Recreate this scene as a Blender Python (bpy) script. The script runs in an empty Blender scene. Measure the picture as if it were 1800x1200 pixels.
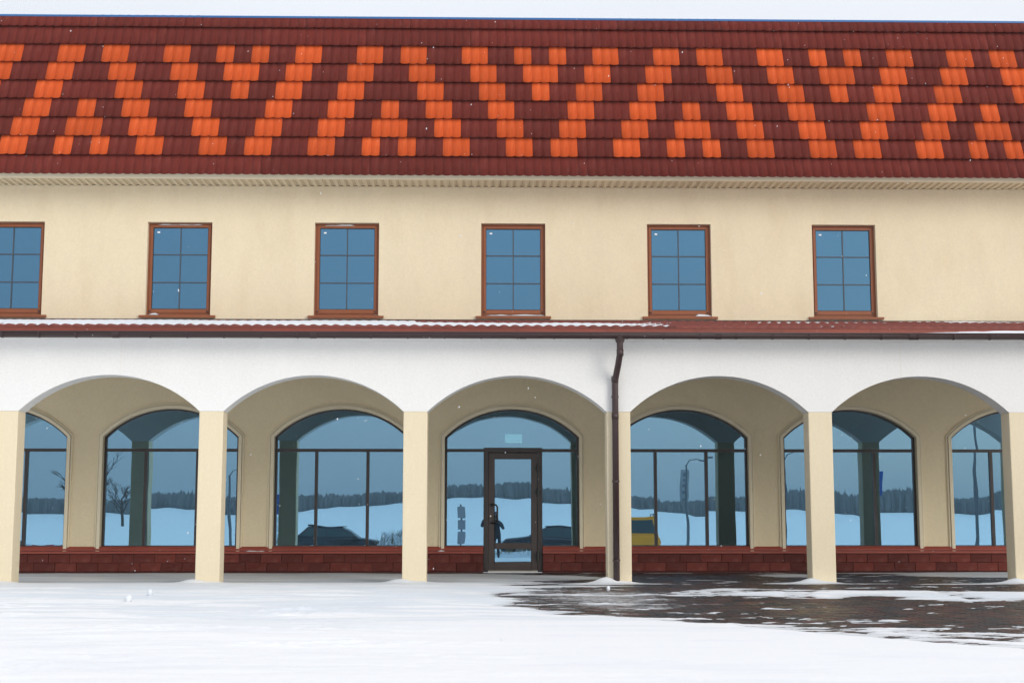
import bpy, bmesh, math, random
import numpy as np
from mathutils import Vector, Matrix

random.seed(7)
rng = np.random.default_rng(7)
R = math.radians
scene = bpy.context.scene
COL = scene.collection

# ------------------------------------------------------------------ camera, sky, sun, exposure
cam_d = bpy.data.cameras.new('camera'); cam = bpy.data.objects.new('camera', cam_d); COL.objects.link(cam)
cam_d.lens = 50.0; cam_d.sensor_width = 36.0; cam_d.clip_end = 8000; cam_d.clip_start = 0.05
cam.location = (0, -22.0, 0.97)
cam.rotation_euler = (R(90 + 7.12), 0, R(-1.15))
scene.camera = cam

SUN_EL, SUN_AZ = 21.0, 140.0          # azimuth clockwise from +Y
world = bpy.data.worlds.new('World'); scene.world = world; world.use_nodes = True
wn, wl = world.node_tree.nodes, world.node_tree.links
wn.clear()
w_out = wn.new('ShaderNodeOutputWorld'); w_bg = wn.new('ShaderNodeBackground')
w_bg.inputs['Strength'].default_value = 0.148
sky = wn.new('ShaderNodeTexSky'); sky.sky_type = 'NISHITA'; sky.sun_disc = False
sky.sun_elevation = R(SUN_EL); sky.sun_rotation = R(SUN_AZ); sky.air_density = 1.0; sky.dust_density = 3.0
tc = wn.new('ShaderNodeTexCoord'); sep = wn.new('ShaderNodeSeparateXYZ')
wl.new(tc.outputs['Generated'], sep.inputs[0])
mx = wn.new('ShaderNodeMath'); mx.operation = 'MAXIMUM'; mx.inputs[1].default_value = 0.0; wl.new(sep.outputs['Z'], mx.inputs[0])
ma = wn.new('ShaderNodeMath'); ma.operation = 'MULTIPLY_ADD'          # overcast deck: brighter towards the zenith
ma.inputs[1].default_value = 6.0; ma.inputs[2].default_value = 4.6; wl.new(mx.outputs[0], ma.inputs[0])
nz = wn.new('ShaderNodeTexNoise'); nz.inputs['Scale'].default_value = 2.2; nz.inputs['Detail'].default_value = 5
mp = wn.new('ShaderNodeMapping'); mp.inputs['Scale'].default_value = (1, 1, 3.0)
wl.new(tc.outputs['Generated'], mp.inputs[0]); wl.new(mp.outputs[0], nz.inputs['Vector'])
nr = wn.new('ShaderNodeMapRange'); nr.inputs['To Min'].default_value = 0.88; nr.inputs['To Max'].default_value = 1.12
wl.new(nz.outputs['Fac'], nr.inputs['Value'])
mm = wn.new('ShaderNodeMath'); mm.operation = 'MULTIPLY'; wl.new(ma.outputs[0], mm.inputs[0]); wl.new(nr.outputs[0], mm.inputs[1])
cc = wn.new('ShaderNodeCombineColor')
for ch, f in (('Red', 0.955), ('Green', 0.99), ('Blue', 1.05)):
    q = wn.new('ShaderNodeMath'); q.operation = 'MULTIPLY'; q.inputs[1].default_value = f
    wl.new(mm.outputs[0], q.inputs[0]); wl.new(q.outputs[0], cc.inputs[ch])
wmix = wn.new('ShaderNodeMix'); wmix.data_type = 'RGBA'; wmix.inputs['Factor'].default_value = 0.9
wl.new(sky.outputs[0], wmix.inputs['A']); wl.new(cc.outputs[0], wmix.inputs['B'])
wl.new(wmix.outputs['Result'], w_bg.inputs['Color']); wl.new(w_bg.outputs[0], w_out.inputs[0])

sun_d = bpy.data.lights.new('sun', 'SUN'); sun = bpy.data.objects.new('sun', sun_d); COL.objects.link(sun)
sun_d.energy = 1.5; sun_d.angle = R(28); sun_d.color = (1.0, 0.955, 0.88)
sd = Vector((math.sin(R(SUN_AZ)) * math.cos(R(SUN_EL)), math.cos(R(SUN_AZ)) * math.cos(R(SUN_EL)), math.sin(R(SUN_EL))))
sun.rotation_euler = sd.to_track_quat('Z', 'Y').to_euler()
scene.view_settings.view_transform = 'Standard'; scene.view_settings.look = 'None'
scene.view_settings.gamma = 1.0; scene.view_settings.use_curve_mapping = False
scene.view_settings.exposure = 0.0

# ------------------------------------------------------------------ helpers
class MB:
    def __init__(s): s.v = []; s.f = []
    def add(s, vs, fs):
        o = len(s.v); s.v += [tuple(p) for p in vs]; s.f += [tuple(i + o for i in f) for f in fs]; return s
    def box(s, x0, x1, y0, y1, z0, z1):
        return s.add([(x0,y0,z0),(x1,y0,z0),(x1,y1,z0),(x0,y1,z0),(x0,y0,z1),(x1,y0,z1),(x1,y1,z1),(x0,y1,z1)],
                     [(0,3,2,1),(4,5,6,7),(0,1,5,4),(1,2,6,5),(2,3,7,6),(3,0,4,7)])
    def tube(s, pts, rad, n=8, caps=True):
        pts = [Vector(p) for p in pts]; rr = rad if hasattr(rad, '__len__') else [rad] * len(pts)
        o = len(s.v); prev = None
        for i, p in enumerate(pts):
            d = (pts[min(i+1, len(pts)-1)] - pts[max(i-1, 0)]).normalized()
            if prev is None:
                a = Vector((0,0,1)) if abs(d.z) < .9 else Vector((1,0,0)); u = d.cross(a).normalized()
            else:
                u = (prev - d * prev.dot(d)).normalized()
            prev = u; w = d.cross(u)
            for k in range(n):
                t = 2*math.pi*k/n; s.v.append(tuple(p + (u*math.cos(t) + w*math.sin(t)) * rr[i]))
        for i in range(len(pts)-1):
            for k in range(n):
                a, b = o+i*n+k, o+i*n+(k+1) % n; s.f.append((a, b, b+n, a+n))
        if caps:
            s.f.append(tuple(o+k for k in reversed(range(n)))); s.f.append(tuple(o+(len(pts)-1)*n+k for k in range(n)))
        return s
    def prism(s, poly, axis, a, b):
        """closed outline extruded along axis (0:x 1:y 2:z) from a to b"""
        n = len(poly)
        def P(p, t):
            return (t, p[0], p[1]) if axis == 0 else (p[0], t, p[1]) if axis == 1 else (p[0], p[1], t)
        return s.add([P(p, a) for p in poly] + [P(p, b) for p in poly],
                     [tuple(range(n)), tuple(range(2*n-1, n-1, -1))] + [(i, i+n, (i+1) % n + n, (i+1) % n) for i in range(n)])
    def sphere(s, c, r, nu=12, nv=8):
        o = len(s.v); r = r if hasattr(r, '__len__') else (r, r, r)
        for j in range(nv+1):
            th = math.pi*j/nv
            for i in range(nu):
                ph = 2*math.pi*i/nu
                s.v.append((c[0]+r[0]*math.sin(th)*math.cos(ph), c[1]+r[1]*math.sin(th)*math.sin(ph), c[2]+r[2]*math.cos(th)))
        for j in range(nv):
            for i in range(nu):
                a, b = o+j*nu+i, o+j*nu+(i+1) % nu; s.f.append((a, a+nu, b+nu, b))
        return s
    def mesh(s, name, mat=None, smooth=False, fix=True):
        me = bpy.data.meshes.new(name); me.from_pydata(s.v, [], s.f)
        if fix:
            bm = bmesh.new(); bm.from_mesh(me); bmesh.ops.recalc_face_normals(bm, faces=bm.faces); bm.to_mesh(me); bm.free()
        if mat: me.materials.append(mat)
        if smooth:
            for p in me.polygons: p.use_smooth = True
        me.update(); return me
    def build(s, name, mat, parent=None, smooth=False, loc=None, fix=True):
        return link(name, s.mesh(name, mat, smooth, fix), parent, loc)

def link(name, me, parent=None, loc=None, rot=None):
    o = bpy.data.objects.new(name, me); COL.objects.link(o)
    if parent: o.parent = parent
    if loc: o.location = loc
    if rot: o.rotation_euler = rot
    return o
def thing(name, label, cat, loc=(0,0,0), rz=0, group=None):
    o = bpy.data.objects.new(name, None); COL.objects.link(o); o.location = loc; o.rotation_euler = (0,0,rz)
    return tag(o, label, cat, group)
def tag(o, label=None, cat=None, group=None, kind=None):
    if label: o['label'] = label
    if cat: o['category'] = cat
    if group: o['group'] = group
    if kind: o['kind'] = kind
    return o
def bevel(me, w, seg=2, ang=30):
    bm = bmesh.new(); bm.from_mesh(me)
    bmesh.ops.remove_doubles(bm, verts=bm.verts, dist=1e-5)
    es = [e for e in bm.edges if len(e.link_faces) == 2 and e.calc_face_angle(0) > R(ang)]
    bmesh.ops.bevel(bm, geom=es, offset=w, segments=seg, affect='EDGES', profile=.5); bm.to_mesh(me); bm.free(); return me

def hsh(ix, iy, sd):
    v = np.sin(ix*127.1 + iy*311.7 + sd*74.7) * 43758.5453; return v - np.floor(v)
def vnoise(x, y, sd=0):
    ix, iy = np.floor(x), np.floor(y); fx, fy = x-ix, y-iy
    fx = fx*fx*fx*(fx*(fx*6-15)+10); fy = fy*fy*fy*(fy*(fy*6-15)+10)
    a, b, c, d = hsh(ix,iy,sd), hsh(ix+1,iy,sd), hsh(ix,iy+1,sd), hsh(ix+1,iy+1,sd)
    return (a*(1-fx)+b*fx)*(1-fy) + (c*(1-fx)+d*fx)*fy
def fbm(x, y, o=4, sd=0):
    t = 0; a = .5; n = 0
    for k in range(o):
        t = t + a*vnoise(x*2**k + 17.3*k, y*2**k - 9.1*k, sd+k); n += a; a *= .5
    return t/n*2-1

# ------------------------------------------------------------------ materials
def mat(name, base, rough=.7, metal=0., var=.0, vscale=3., bump=0., bscale=60., rand=0., stretch=(1,1,1), spec=.5, col2=None, c2scale=1., c2lo=.5, c2hi=.7, coat=0.):
    m = bpy.data.materials.new(name); m.use_nodes = True
    n, l = m.node_tree.nodes, m.node_tree.links; b = n['Principled BSDF']
    b.inputs['Roughness'].default_value = rough; b.inputs['Metallic'].default_value = metal
    b.inputs['Specular IOR Level'].default_value = spec; b.inputs['Coat Weight'].default_value = coat
    c = n.new('ShaderNodeRGB'); c.outputs[0].default_value = (*base, 1); out = c.outputs[0]
    g = n.new('ShaderNodeTexCoord'); mpn = n.new('ShaderNodeMapping'); mpn.inputs['Scale'].default_value = stretch
    l.new(g.outputs['Object'], mpn.inputs[0])
    if col2:
        t = n.new('ShaderNodeTexNoise'); t.inputs['Scale'].default_value = c2scale; t.inputs['Detail'].default_value = 6
        l.new(mpn.outputs[0], t.inputs['Vector'])
        r = n.new('ShaderNodeMapRange'); r.inputs['From Min'].default_value = c2lo; r.inputs['From Max'].default_value = c2hi
        l.new(t.outputs['Fac'], r.inputs['Value'])
        x = n.new('ShaderNodeMix'); x.data_type = 'RGBA'; l.new(r.outputs[0], x.inputs['Factor']); l.new(out, x.inputs['A'])
        x.inputs['B'].default_value = (*col2, 1); out = x.outputs['Result']
    if var or rand:
        h = n.new('ShaderNodeHueSaturation'); l.new(out, h.inputs['Color']); out = h.outputs[0]
        val = None
        if var:
            t = n.new('ShaderNodeTexNoise'); t.inputs['Scale'].default_value = vscale; t.inputs['Detail'].default_value = 10; t.inputs['Roughness'].default_value = .74
            l.new(mpn.outputs[0], t.inputs['Vector'])
            r = n.new('ShaderNodeMapRange'); r.inputs['From Min'].default_value = .25; r.inputs['From Max'].default_value = .75
            r.inputs['To Min'].default_value = 1-var; r.inputs['To Max'].default_value = 1+var; l.new(t.outputs['Fac'], r.inputs['Value']); val = r.outputs[0]
        if rand:
            oi = n.new('ShaderNodeObjectInfo'); r2 = n.new('ShaderNodeMapRange'); r2.inputs['To Min'].default_value = 1-rand; r2.inputs['To Max'].default_value = 1+rand
            l.new(oi.outputs['Random'], r2.inputs['Value'])
            if val:
                k = n.new('ShaderNodeMath'); k.operation = 'MULTIPLY'; l.new(val, k.inputs[0]); l.new(r2.outputs[0], k.inputs[1]); val = k.outputs[0]
            else: val = r2.outputs[0]
        l.new(val, h.inputs['Value'])
    l.new(out, b.inputs['Base Color'])
    if 'stucco' in name:
        t = n.new('ShaderNodeTexNoise'); t.inputs['Scale'].default_value = 24; t.inputs['Detail'].default_value = 5; t.inputs['Roughness'].default_value = .7
        l.new(g.outputs['Object'], t.inputs['Vector']); r = n.new('ShaderNodeMapRange'); r.inputs['From Min'].default_value = .3; r.inputs['From Max'].default_value = .7
        r.inputs['To Min'].default_value = .955; r.inputs['To Max'].default_value = 1.045; l.new(t.outputs['Fac'], r.inputs['Value'])
        h = n.new('ShaderNodeHueSaturation'); l.new(out, h.inputs['Color']); l.new(r.outputs[0], h.inputs['Value']); l.new(h.outputs[0], b.inputs['Base Color'])
    if bump:
        t = n.new('ShaderNodeTexNoise'); t.inputs['Scale'].default_value = bscale; t.inputs['Detail'].default_value = 4
        l.new(g.outputs['Object'], t.inputs['Vector'])
        bn = n.new('ShaderNodeBump'); bn.inputs['Strength'].default_value = bump; bn.inputs['Distance'].default_value = .01
        l.new(t.outputs['Fac'], bn.inputs['Height']); l.new(bn.outputs[0], b.inputs['Normal'])
    return m

M = {}
M['cream'] = mat('cream stucco', (.745,.645,.46), .85, var=.05, vscale=.8, bump=.5, bscale=90, stretch=(1.6,1.6,.6), col2=(.70,.59,.405), c2scale=1.3, c2lo=.52, c2hi=.8)
M['beige'] = mat('beige stucco', (.84,.725,.49), .85, var=.05, vscale=.8, bump=.5, bscale=90, stretch=(1.6,1.6,.6))  # yellower than the cream; extra lightness painted in to offset the arcade's shade
M['cream_trim'] = mat('cream trim', (.84,.75,.55), .8, var=.03, vscale=3, bump=.2, bscale=120)
M['white'] = mat('white stucco', (.78,.775,.76), .85, var=.025, vscale=1.0, bump=.4, bscale=90, stretch=(1.8,1.8,.5))
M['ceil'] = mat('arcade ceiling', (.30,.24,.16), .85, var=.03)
M['soffit'] = mat('cream soffit board', (.70,.63,.46), .5, var=.03)
M['soffit_dark'] = mat('soffit groove', (.10,.08,.05), .8)
M['brown_tile'] = mat('brown roof tile', (.125,.0175,.0115), .8, spec=.2, var=.28, vscale=5, rand=.14, bump=.5, bscale=220, stretch=(5,5,.25), col2=(.15,.030,.022), c2scale=2.2, c2lo=.55, c2hi=.8)
M['orange_tile'] = mat('orange roof tile', (.53,.078,.014), .8, spec=.2, var=.17, vscale=5, rand=.12, bump=.5, bscale=220, stretch=(5,5,.25), col2=(.60,.12,.035), c2scale=2.2, c2lo=.58, c2hi=.85)
M['pent_tile'] = mat('red brown pent tile', (.17,.032,.020), .6, var=.2, vscale=8, rand=.15, bump=.4, bscale=200)
M['fascia'] = mat('red fascia metal', (.24,.048,.026), .5, var=.12, vscale=4, rand=.1, stretch=(1,1,.4))
M['gutter'] = mat('dark brown gutter', (.042,.020,.020), .38, var=.1, vscale=3)
M['wood'] = mat('brown window frame', (.25,.070,.019), .45, var=.14, vscale=6, rand=.07, stretch=(1,1,.3))
M['muntin'] = mat('grey glazing bar', (.045,.062,.085), .5)
M['seal'] = mat('black glazing seal', (.012,.012,.014), .5)
M['alu'] = mat('dark brown aluminium', (.036,.026,.024), .38, var=.1)
M['door_alu'] = mat('brown door aluminium', (.060,.043,.038), .4, var=.1)
M['black'] = mat('black metal', (.01,.01,.01), .35)
M['steel'] = mat('bright lock cylinder', (.7,.65,.55), .3, 1.)
M['sill'] = mat('red metal sill', (.32,.058,.034), .45, var=.1, vscale=5)
M['stone'] = mat('dark red plinth stone', (.135,.027,.019), .85, spec=.25, var=.3, vscale=5, rand=.28, bump=.8, bscale=45, col2=(.16,.045,.035), c2scale=6, c2lo=.55, c2hi=.75)
M['joint'] = mat('plinth mortar', (.10,.026,.02), .9)
M['blue_film'] = mat('blue flashing film', (.015,.12,.33), .45)
def snow_mat(name, powder):
    m = mat(name, (.9,.91,.92), .6, spec=.3)
    n, l = m.node_tree.nodes, m.node_tree.links; b = n['Principled BSDF']
    g = n.new('ShaderNodeTexCoord'); mpn = n.new('ShaderNodeMapping'); mpn.inputs['Scale'].default_value = (.42,1.5,1); mpn.inputs['Rotation'].default_value = (0,0,.10)
    l.new(g.outputs['Object'], mpn.inputs[0])
    t = n.new('ShaderNodeTexNoise'); t.inputs['Scale'].default_value = 1.1; t.inputs['Detail'].default_value = 12; t.inputs['Roughness'].default_value = .74; t.inputs['Distortion'].default_value = .4
    l.new(mpn.outputs[0], t.inputs['Vector'])
    r = n.new('ShaderNodeMapRange'); r.inputs['From Min'].default_value = .40; r.inputs['From Max'].default_value = .62; l.new(t.outputs['Fac'], r.inputs['Value'])
    fr = n.new('ShaderNodeAttribute'); fr.attribute_name = 'fresh'
    fa = n.new('ShaderNodeMath'); fa.operation = 'MULTIPLY_ADD'; fa.use_clamp = True; fa.inputs[1].default_value = .45
    l.new(r.outputs[0], fa.inputs[0]); l.new(fr.outputs['Fac'], fa.inputs[2])
    x = n.new('ShaderNodeMix'); x.data_type = 'RGBA'; l.new(fa.outputs[0], x.inputs['Factor'])
    x.inputs['A'].default_value = (.63,.668,.71,1); x.inputs['B'].default_value = (*powder,1)
    a = n.new('ShaderNodeAttribute'); a.attribute_name = 'thin'
    y = n.new('ShaderNodeMix'); y.data_type = 'RGBA'; l.new(a.outputs['Fac'], y.inputs['Factor']); l.new(x.outputs['Result'], y.inputs['A']); y.inputs['B'].default_value = (.42,.435,.45,1)  # grey of thin powder, and of the shade painted under the arcade
    l.new(y.outputs['Result'], b.inputs['Base Color'])
    t2 = n.new('ShaderNodeTexNoise'); t2.inputs['Scale'].default_value = 22; t2.inputs['Detail'].default_value = 6; l.new(g.outputs['Object'], t2.inputs['Vector'])
    b1 = n.new('ShaderNodeBump'); b1.inputs['Strength'].default_value = .5; b1.inputs['Distance'].default_value = .05; l.new(t.outputs['Fac'], b1.inputs['Height'])
    b2 = n.new('ShaderNodeBump'); b2.inputs['Strength'].default_value = .35; b2.inputs['Distance'].default_value = .012; l.new(t2.outputs['Fac'], b2.inputs['Height']); l.new(b1.outputs[0], b2.inputs['Normal'])
    l.new(b2.outputs[0], b.inputs['Normal']); return m
M['snow'] = snow_mat('snow', (.775,.78,.79)); M['snow_lifted'] = snow_mat('lightened field snow', (.90,.90,.905))  # field snow copy, lightened to brighten its reflection in the glass
M['inside'] = mat('dark interior', (.05,.05,.05), .9, var=.1)
M['sand'] = mat('wet joint sand', (.028,.022,.018), .8)
M['sticker'] = mat('white glass sticker', (.8,.82,.85), .5)
M['stain'] = mat('rusty wall streak', (.76,.73,.68), .9)

def glass_mat(name, tint):
    m = bpy.data.materials.new(name); m.use_nodes = True
    n, l = m.node_tree.nodes, m.node_tree.links; n.clear()
    o = n.new('ShaderNodeOutputMaterial'); ad = n.new('ShaderNodeAddShader')
    g = n.new('ShaderNodeBsdfGlossy'); g.inputs['Roughness'].default_value = .0; g.inputs['Color'].default_value = tint
    t = n.new('ShaderNodeBsdfTransparent'); t.inputs['Color'].default_value = (.14,.19,.19,1)
    tcn = n.new('ShaderNodeTexCoord'); nn = n.new('ShaderNodeTexNoise'); nn.inputs['Scale'].default_value = 1.4; nn.inputs['Detail'].default_value = 1
    l.new(tcn.outputs['Object'], nn.inputs['Vector'])
    b = n.new('ShaderNodeBump'); b.inputs['Strength'].default_value = .10; b.inputs['Distance'].default_value = .01
    l.new(nn.outputs['Fac'], b.inputs['Height']); l.new(b.outputs[0], g.inputs['Normal'])
    l.new(g.outputs[0], ad.inputs[0]); l.new(t.outputs[0], ad.inputs[1]); l.new(ad.outputs[0], o.inputs[0]); return m
M['glass'] = glass_mat('blue solar glass', (.22,.40,.54,1)); M['glass_up'] = glass_mat('blue upper window glass', (.112,.25,.385,1))

def paver_mat():
    m = mat('wet paving brick', (.06,.04,.034), .42, bump=.5, bscale=120)
    n, l = m.node_tree.nodes, m.node_tree.links; b = n['Principled BSDF']
    a = n.new('ShaderNodeAttribute'); a.attribute_name = 'tone'
    d = n.new('ShaderNodeAttribute'); d.attribute_name = 'dust'
    t = n.new('ShaderNodeTexNoise'); t.inputs['Scale'].default_value = 9; t.inputs['Detail'].default_value = 8; t.inputs['Roughness'].default_value = .75
    g = n.new('ShaderNodeTexCoord'); mpn = n.new('ShaderNodeMapping'); mpn.inputs['Scale'].default_value = (.55,1.1,1)
    l.new(g.outputs['Object'], mpn.inputs[0]); l.new(mpn.outputs[0], t.inputs['Vector'])
    s = n.new('ShaderNodeMath'); s.operation = 'ADD'; l.new(t.outputs['Fac'], s.inputs[0]); l.new(d.outputs['Fac'], s.inputs[1])
    r = n.new('ShaderNodeMapRange'); r.inputs['From Min'].default_value = .78; r.inputs['From Max'].default_value = 1.12; l.new(s.outputs[0], r.inputs['Value'])
    x = n.new('ShaderNodeMix'); x.data_type = 'RGBA'; l.new(r.outputs[0], x.inputs['Factor']); l.new(a.outputs['Color'], x.inputs['A'])
    x.inputs['B'].default_value = (.62,.64,.66,1); l.new(x.outputs['Result'], b.inputs['Base Color']); return m
M['paver'] = paver_mat(); M['paver'].node_tree.nodes['Principled BSDF'].inputs['Specular IOR Level'].default_value = .22

# ------------------------------------------------------------------ ground shape
def base(y):
    y = np.asarray(y, float); s = np.minimum(y + 1.0, 0)
    return .026*s + 0*y
def far_z(x, y):
    x = np.asarray(x, float); y = np.asarray(y, float)
    near = np.where(y > -48, base(y), base(-48.0))
    crest = 3.4 + 6.0*np.exp(-((x-5)/70.)**2) + .8*fbm(x/60., y/200., 2, 5)
    t = np.clip((-y-48)/(600-48.), 0, 1); rise = t**1.15*(crest+1.22)
    z = near + rise - np.where(y < -600, np.clip((-y-600)/400., 0, 1)*1.5, 0)
    return z + np.where(np.abs(y+30) < 1e9, .05*fbm(x/5., y/7., 3, 9)*np.clip((-y-18)/10., 0, 1), 0)

NX0, NX1, NY0, NY1 = -17.0, 17.0, -17.0, 4.33
xs = np.unique(np.concatenate([np.linspace(-3000,-400,10), np.linspace(-400,-60,18), np.linspace(-60,NX0,16), np.linspace(NX0,NX1,20), np.linspace(NX1,60,16), np.linspace(60,400,18), np.linspace(400,3000,10)]))
ys = np.unique(np.concatenate([np.linspace(-3000,-700,8), np.linspace(-700,-100,31), np.linspace(-100,NY0,40), np.linspace(NY0,4.4,8), np.linspace(4.4,40,6), np.linspace(40,3000,12)]))
XX, YY = np.meshgrid(xs, ys); ZZ = far_z(XX, YY) + .03
inside = (XX > NX0-.01) & (XX < NX1+.01) & (YY > NY0-.01) & (YY < 4.41)
ins_strict = (XX > NX0+.01) & (XX < NX1-.01) & (YY > NY0+.01) & (YY < 4.39)
ZZ = np.where(ins_strict, ZZ-.2, ZZ)
nx, ny = len(xs), len(ys)
def grid_mesh(name, X, Y, Z, m, keep=None, smooth=True):
    ny, nx = X.shape; v = np.stack([X, Y, Z], -1).reshape(-1, 3)
    i = np.arange(ny*nx).reshape(ny, nx); f = np.stack([i[:-1,:-1], i[:-1,1:], i[1:,1:], i[1:,:-1]], -1).reshape(-1, 4)
    if keep is not None: f = f[keep.reshape(-1)]
    used = np.unique(f); rm = -np.ones(len(v), int); rm[used] = np.arange(len(used)); v = v[used]; f = rm[f]
    me = bpy.data.meshes.new(name); me.vertices.add(len(v)); me.vertices.foreach_set('co', v.reshape(-1).astype('f4'))
    me.loops.add(f.size); me.loops.foreach_set('vertex_index', f.reshape(-1).astype('i4'))
    me.polygons.add(len(f)); me.polygons.foreach_set('loop_start', np.arange(0, f.size, 4, dtype='i4'))
    me.polygons.foreach_set('use_smooth', np.full(len(f), smooth)); me.update(calc_edges=True); me.validate()
    if m: me.materials.append(m)
    return me
keep = ~(inside[:-1,:-1] & inside[:-1,1:] & inside[1:,1:] & inside[1:,:-1])
sf = grid_mesh('snow_field', XX, YY, ZZ, M['snow_lifted'], keep)
at = sf.attributes.new('fresh', 'FLOAT', 'POINT'); at.data.foreach_set('value', np.ones(len(sf.vertices), 'f4'))
tag(link('snow_field', sf), kind='structure')

px = np.linspace(-17.2, 17.2, 30); py = np.concatenate([np.linspace(-17.2,-1,30), np.linspace(-.9,4.6,6)])
PX, PY = np.meshgrid(px, py)
tag(link('pavement', grid_mesh('pavement', PX, PY, base(PY)-.022, M['sand'])), kind='structure')

# ------------------------------------------------------------------ snow cover with the cleared paving
def seg_d(X, Y, pts):
    d = np.full(X.shape, 1e9)
    for (ax, ay), (bx, by) in zip(pts[:-1], pts[1:]):
        vx, vy = bx-ax, by-ay; t = np.clip(((X-ax)*vx+(Y-ay)*vy)/(vx*vx+vy*vy), 0, 1)
        d = np.minimum(d, np.hypot(X-ax-t*vx, Y-ay-t*vy))
    return d
def poly_sd(X, Y, pts):
    d = seg_d(X, Y, pts+[pts[0]]); ins = np.zeros(X.shape, bool)
    for (ax, ay), (bx, by) in zip(pts, pts[1:]+[pts[0]]):
        c = ((ay > Y) != (by > Y)) & (X < (bx-ax)*(Y-ay)/((by-ay) if by != ay else 1e-9)+ax); ins ^= c
    return np.where(ins, d, -d)
BARE = [(.45,-.5),(.95,-1.25),(.55,-1.9),(.25,-2.6),(.35,-4.3),(1.0,-5.35),(1.7,-5.6),(2.5,-6.4),(3.5,-6.75),(4.3,-7.2),(5.4,-7.6),(8,-7.9),(13,-8.3),(17.4,-8.5),(17.4,5),(-2.2,5),(-2.2,4.28),(.1,4.05),(1.0,3.2),(1.3,1.6),(.8,.6)]
STREAK = [(2.5,-2.5),(2.9,-1.75),(3.4,-1.4),(5.24,-1.7),(7.5,-2.1),(12,-2.3),(17.4,-2.4),(17.4,-3.6),(12,-3.5),(7.2,-3.35),(6.3,-3.75),(5.6,-3.5),(5.3,-2.75),(4.6,-3.2),(4.0,-3.05),(3.3,-2.6),(2.8,-2.9)]
ARC = [(4.6,-1.9),(3.9,-1.85),(3.2,-2.1),(2.68,-3.0),(2.5,-4.3),(2.6,-5.5),(2.9,-6.3),(3.35,-6.8),(4.05,-7.5),(5.15,-8.2),(7.5,-9.2),(12,-10.5)]
ARC2 = [(3.3,-3.3),(3.0,-4.2),(3.05,-5.2),(3.35,-6.0),(3.9,-6.5),(4.6,-6.95),(5.6,-7.9),(8,-8.7),(12,-9.6)]
ARC3 = [(2.9,-6.75),(3.45,-7.4),(4.3,-8.25),(4.9,-8.75),(7,-9.9),(12,-11.5)]
ARC4 = [(4.4,-7.35),(5.2,-7.95),(6.3,-8.5),(8,-9.05),(12,-10)]
XTRK = [(4.6,-1.2),(4.25,-2.6),(4.1,-3.9)]
XTRK2 = [(6.6,-1.5),(6.35,-2.6),(6.5,-3.8)]
def ell(X, Y, cx, cy, rx, ry): return (1-np.hypot((X-cx)/rx, (Y-cy)/ry))*min(rx, ry)
PIL_X = [.52 + (k+.5)*3.145 for k in range(-4, 4)]
def amount(X, Y):
    wind = fbm(X*.8+3, Y*3.4, 5, 11); fine = fbm(X*3.2, Y*11., 4, 23)
    d = poly_sd(X, Y, BARE)
    A = -d + .42*wind*np.clip(1.2-np.abs(d)/2.5, .15, 1) + .14*fine
    st = poly_sd(X, Y, STREAK)*1.0 + .20*wind + .20*fbm(X*.9, Y*5.5, 4, 31) + .05*fine - .04
    A = np.maximum(A, np.minimum(st, .5))
    for cx, cy, rx, ry in ((4.85,-.1,.5,.28),(5.35,2.95,.6,.75),(9.3,3.3,2.0,1.35),(7.5,3.95,1.2,.25),(7.25,-.35,.75,.14),(8.1,-.12,.55,.3),(1.75,-.18,.62,.35),(1.2,-.9,.9,.16),(2.4,-.2,.5,.12),(5.8,-.25,.5,.08),(3.2,4.1,.8,.15),(-4.5,-3.9,.3,.3),(.9,2.1,1.1,1.1)):
        A = np.maximum(A, ell(X, Y, cx, cy, rx, ry)*1.4 + .10*wind + .05*fine)
    wx, wy = X+.5*fbm(X*.7, Y*.9, 3, 91), Y+.3*fbm(X*.9+5, Y*.9, 3, 93)
    fl = fbm(wx*1.1, wy*4.5, 5, 41)*.65 + fbm(wx*4.7, wy*13, 3, 43)*.35     # loose flecks left on the bricks
    near = np.clip(1.1-d*.8, 0, 1)
    A = np.maximum(A, (fl-.40+.20*near)*.8)
    slush = np.exp(-((X-1.5)/1.1)**2-((Y+3.2)/1.7)**2)                # half-melted zone
    A = A + slush*(.5*fbm(wx*1.3, wy*6, 5, 51)+.02)*(d > -.3)
    trd = .5+.5*np.sin((X*.7+Y)*38)
    for tr, wd, dep in ((ARC,.30,.75),(ARC2,.26,.5),(ARC3,.24,.6),(ARC4,.20,.5),(XTRK,.22,.55),(XTRK2,.20,.5)):
        td = seg_d(X, Y, tr); k = np.clip((1.12+.25*fine-td/wd)*2.6, 0, 1)
        A = np.where(k > 0, A*(1-k)+np.minimum(A, -.07+.09*trd+.28*fine+.15*(1-dep))*k, A); A = A + .05*np.exp(-((td-wd*1.5)/.05)**2)*(A > -.3)
    return A, d, wind, fine
def d_far(X, Y):
    return np.maximum((-9.6-Y), (.9-X))
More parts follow.
